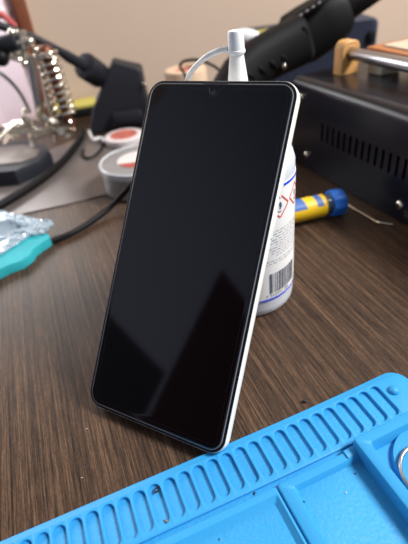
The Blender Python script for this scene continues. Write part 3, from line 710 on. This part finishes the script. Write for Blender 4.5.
rods('post', [hl((-0.1702, 0.4885, 0.0180)), hl((-0.1690, 0.5050, 0.0435))], .0032, M['chrome'])
rods('arm', [hl((-0.1554, 0.5000, 0.0445)), hl((-0.1478, 0.5000, 0.1066))], .0044, M['steel'])
rods('arm', [hl((-0.1441, 0.5050, 0.0383)), hl((-0.1398, 0.5050, 0.1067))], .0034, M['chrome'])
# spring coil holder
a0, a1 = hl((-0.1245, 0.4900, 0.0470)), hl((-0.1298, 0.4950, 0.1073)); ax = (a1-a0); Rz = zframe(ax); L0 = ax.length
mb = MB(); pts = []
turns = 9
for i in range(turns*16+1):
    t = i/(turns*16); a = 2*PI*turns*t; r = .0105
    pts.append(a0 + Rz @ Vector((r*math.cos(a), r*math.sin(a), L0*t)))
mb.tube(pts, .00155, 8); mb.build('spring_coil', M['chrome'], hh)
mb = MB(); mb.tube([a0 + ax*.02 - ax.normalized()*.004, a0 + ax*1.02], .0046, 18); mb.build('iron_sleeve', M['copper'], hh)
mb = MB(); mb.torus(a1, .0108, .0019, 32, 10, Rz); mb.build('coil_ring', M['chrome'], hh)
mb = MB(); mb.lathe([(.0046, -.004), (.0088, -.002), (.0090, .002), (.0075, .006), (.004, .0082), (.0003, .0086)], a1, 24, Rz); mb.build('sleeve_end', M['copper'], hh)
# upper clamp
mb = MB(); mb.cyl(hl((-0.1499, 0.4900, 0.1050)), hl((-0.1449, 0.4900, 0.1309)), .0046, None, 18, .0008); mb.build('clamp_post', M['chrome'], hh)
mb = MB(); mb.cyl(hl((-0.1716, 0.4850, 0.1199)), hl((-0.1503, 0.4850, 0.1227)), .0080, None, 20, .001); mb.build('knurled_knob', M['slate_plastic'], hh)
for p, r in [((-0.1532, 0.4870, 0.1296), 0.0042), ((-0.1541, 0.4870, 0.1132), 0.005), ((-0.1390, 0.4870, 0.1203), 0.0046), ((-0.1629, 0.4870, 0.1106), 0.0036), ((-0.1501, 0.4870, 0.1019), 0.004), ((-0.1356, 0.4870, 0.1129), 0.0034)]:
    mb = MB(); mb.ball(hl(p), r, 14); mb.build('ball_joint', M['chrome'], hh)
mb = MB(); mb.cyl(hl((-0.1555, 0.4840, 0.1209)), hl((-0.1356, 0.4900, 0.1212)), .0022, None, 12); mb.build('cross_bar', M['chrome'], hh)
mb = MB(); mb.cyl(hl((-0.1628, 0.4840, 0.1112)), hl((-0.1495, 0.4900, 0.1031)), .0026, None, 12); mb.build('cross_bar', M['chrome'], hh)
mb = MB(); mb.ball(hl((-0.1686, 0.4800, 0.1108)), .0078, 16); mb.build('wing_knob', M['rubber'], hh)
# bent magnifier arm
rods('bent_arm', [hl((-0.1821, 0.4700, 0.1053)), hl((-0.1726, 0.4750, 0.0987)), hl((-0.1662, 0.4800, 0.0876)), hl((-0.1624, 0.4850, 0.0734)), (hl((-0.1613, 0.4900, 0.0556)))], .0019, M['steel'])
# crocodile clips
def clip(p, d, roll, s=1.):
    d = Vector(d).normalized(); R = frame_from(d, Matrix.Rotation(roll, 3, d) @ d.orthogonal())
    for sg in (-1, 1):
        mb = MB(); R2 = R @ Matrix.Rotation(sg*.13, 3, 'Z')
        mb.loft([[p + R2 @ Vector((x*s, (sg*.0022 + y)*s, z*s)) for y, z in ((-h, -w_), (h, -w_), (h, w_), (-h, w_))] for x, h, w_ in ((-.012, .0008, .0030), (-.004, .0016, .0034), (.006, .0013, .0026), (.018, .0006, .0010))])
        mb.build('clip_jaw', M['chrome'], hh, smooth=20)
    mb = MB(); mb.cyl(p + R @ Vector((0, 0, -.005*s)), p + R @ Vector((0, 0, .005*s)), .0016*s, None, 12); mb.build('clip_pin', M['chrome'], hh)
clip(hl((-0.1761, 0.4900, 0.0437)), (-.9, -.1, -.12), .4); clip(hl((-0.1362, 0.4900, 0.0399)), (.9, -.2, -.2), 1.2); clip(hl((-0.1530, 0.4950, 0.0521)), (.4, -.3, .6), .3, .9); clip(hl((-0.1863, 0.4850, 0.0412)), (-.6, -.5, -.5), 1.9, .9)
mb = MB(); mb.cyl(hl((-0.1854, 0.4850, 0.0379)), hl((-0.1249, 0.4900, 0.0341)), .0024, None, 14); mb.build('cross_bar', M['chrome'], hh)
rk = random.Random(11)
for c_, r in [((-0.1664, 0.4848, 0.0495), 0.0042), ((-0.1630, 0.4892, 0.0402), 0.0046), ((-0.1470, 0.4837, 0.0495), 0.0038), ((-0.1484, 0.4859, 0.0362), 0.0044), ((-0.1347, 0.4881, 0.0327), 0.004), ((-0.1234, 0.4914, 0.0400), 0.0034), ((-0.1866, 0.4925, 0.0310), 0.0036), ((-0.1460, 0.4892, 0.0249), 0.0036), ((-0.1606, 0.4903, 0.0319), 0.004), ((-0.1283, 0.4859, 0.0271), 0.003), ((-0.1654, 0.4870, 0.0570), 0.0032)]:
    mb = MB(); c_ = hl(c_); Rr = zframe((rk.uniform(-1, 1), -1, rk.uniform(-1, 1)))
    mb.lathe([(r*.5, -r), (r, -r*.7), (r, r*.4), (r*.55, r*.5), (r*.5, r*1.1), (.0002, r*1.2)], c_, 14, Rr); mb.build('thumb_screw', M['chrome'], hh)
mb = MB(); mb.cyl(hl((-0.1266, 0.4920, 0.0293)), hl((-0.1196, 0.4920, 0.0426)), .0028, None, 12); mb.build('copper_tip', M['copper'], hh)

# articulated stand: block base, collar and rod
sb = Vector((-0.0831, 0.5550, 0.0101))
st = thing('articulated_stand', 'black wedge shaped stand with a round collar and long thin arm', 'stand', (sb.x, sb.y, 0))
SB = Vector((sb.x, sb.y, 0))
def sl(p): return Vector(p) - SB
sec = []
fb = [sl((-0.1220, 0.5650, 0.0041)), sl((-0.0433, 0.5650, -0.0031))]; ft = [sl((-0.0800, 0.5750, 0.0768)), sl((-0.0453, 0.5750, 0.0651))]; md = [sl((-0.1141, 0.5680, 0.0271)), sl((-0.0435, 0.5680, 0.0258))]
bt0, bt1 = fb
loops = []
for (l, r_), dp, in ((fb, .040), (md, .038), ((md[0].lerp(ft[0], .5), md[1].lerp(ft[1], .5)), .036), (ft, .032)):
    b3 = .003
    loops.append([l + Vector((b3, 0, 0)), r_ + Vector((-b3, 0, 0)), r_ + Vector((0, b3, 0)), r_ + Vector((0, dp, 0)), l + Vector((0, dp, 0)), l + Vector((0, b3, 0))])
zmin = min(p.z for p in loops[0])
for p in loops[0]: p.z = .0018
loops.append([cen_ + (p-cen_)*.9 + Vector((0, 0, .002)) for cen_ in [sum(loops[-1], Vector())/6] for p in loops[-1]])
mb = MB(); mb.loft(loops); mb.build('block', M['slate_plastic'], st, smooth=25)
mb = MB(); mb.box(sl((-0.0702, 0.5640, 0.0156)), (.038, .012, .018), None, .004); mb.build('front_lug', M['slate_plastic'], st)
c0, c1 = sl((-0.0963, 0.5850, 0.0632)), sl((-0.1074, 0.5600, 0.0818))
mb = MB(); mb.cyl(c0, c1, .0148, .0148, 28, .003); mb.build('collar', M['slate_plastic'], st)
mb = MB(); mb.cyl(c0 + (c0-c1)*.0, c0 + (c0-c1)*.75, .009, .011, 20); mb.build('neck', M['black_plastic'], st)
mb = MB(); pts = [sl((-0.1062, 0.5630, 0.0789)), sl((-0.1196, 0.5450, 0.0948)), sl((-0.1242, 0.5380, 0.1011)), sl((-0.1481, 0.5250, 0.1211)), sl((-0.1730, 0.5150, 0.1351)), sl((-0.2002, 0.5050, 0.1519))]
mb.tube(pts, 0, 14, [.0060, .0060, .0046, .0043, .0041, .0041]); mb.build('arm_rod', M['slate_plastic'], st)
mb = MB(); mb.ball(sl((-0.0439, 0.5700, 0.0513)), .0022, 10); mb.build('screw_head', M['chrome'], st)

# black case with yellow lid behind
yb = Vector((-0.1522, 0.6500, 0.0146)); yh = yb.z
yc = thing('storage_case', 'black case with a yellow lid between the coil and the wedge stand', 'case', (yb.x, .665, 0), math.radians(14))
mb = MB(); mb.box((0, 0, (yh-.004)/2), (.060, .040, yh-.004), None, .002); mb.build('case_body', M['black_plastic'], yc)
mb = MB(); mb.box((0, 0, yh-.0005), (.058, .038, .006), None, .002); mb.build('lid', M['dull_yellow'], yc)

# red strap hanging at the window
mb = MB(); pts = [wp(.0115, .1175, .0079), wp(.0055, .1245, .0079), wp(-.001, .1325, .0079), wp(-.010, .1385, .0079), wp(-.024, .1405, .0079), wp(-.05, .1395, .0079)]
mb.tube(spline(pts, 6), .0038, 10)
tag(mb.build('red_strap', mat('red_rubber', (196, 84, 80), .6)), 'short red strap hung on the window sash bar behind the arm', 'strap')

# ------------------------------------------------------------------ light
def area(name, loc, target, size, power, col):
    l = bpy.data.lights.new(name, 'AREA'); l.shape = 'RECTANGLE'; l.size, l.size_y = size; l.energy = power; l.color = col
    o = bpy.data.objects.new(name, l); C.objects.link(o); o.location = loc
    o.rotation_euler = (Vector(target) - Vector(loc)).to_track_quat('-Z', 'Y').to_euler(); return o
area('daylight_right_window', (1.2, .06, 1.32), (.02, .2, 0), (.5, .5), 54, (1, .98, .95))
area('daylight_left_window', tuple(wp(-.3, .3, -.2)), tuple(wp(-.3, .3, 0)), (.66, .52), 8, (.98, .98, .98))
wd = bpy.data.worlds.new('room_light'); bpy.context.scene.world = wd; wd.use_nodes = True
bg = wd.node_tree.nodes['Background']; bg.inputs['Color'].default_value = (.93, .95, 1, 1); bg.inputs['Strength'].default_value = .27

# ------------------------------------------------------------------ camera
cam = bpy.data.cameras.new('camera'); co = bpy.data.objects.new('camera', cam); C.objects.link(co)
cam.sensor_fit = 'VERTICAL'; cam.sensor_height = 5.387; cam.sensor_width = 5.387; cam.lens = 4.3998
cam.clip_start = .005; cam.clip_end = 50
X = Vector((0.9924, -0.0726, -0.0990)); Dn = Vector((-0.1228, -0.5869, -0.8003)); F = Vector((0.0000, 0.8064, -0.5914))
Rc = Matrix((X, -Dn, -F)).transposed().to_4x4()
co.matrix_world = Matrix.Translation((0, 0, .1795)) @ Rc
cam.dof.use_dof = True; cam.dof.focus_distance = .196; cam.dof.aperture_fstop = 1.45
sc = bpy.context.scene; sc.camera = co
sc.view_settings.view_transform = 'Standard'; sc.view_settings.look = 'None'; sc.view_settings.gamma = 1; sc.view_settings.use_curve_mapping = False
sc.view_settings.exposure = 0.
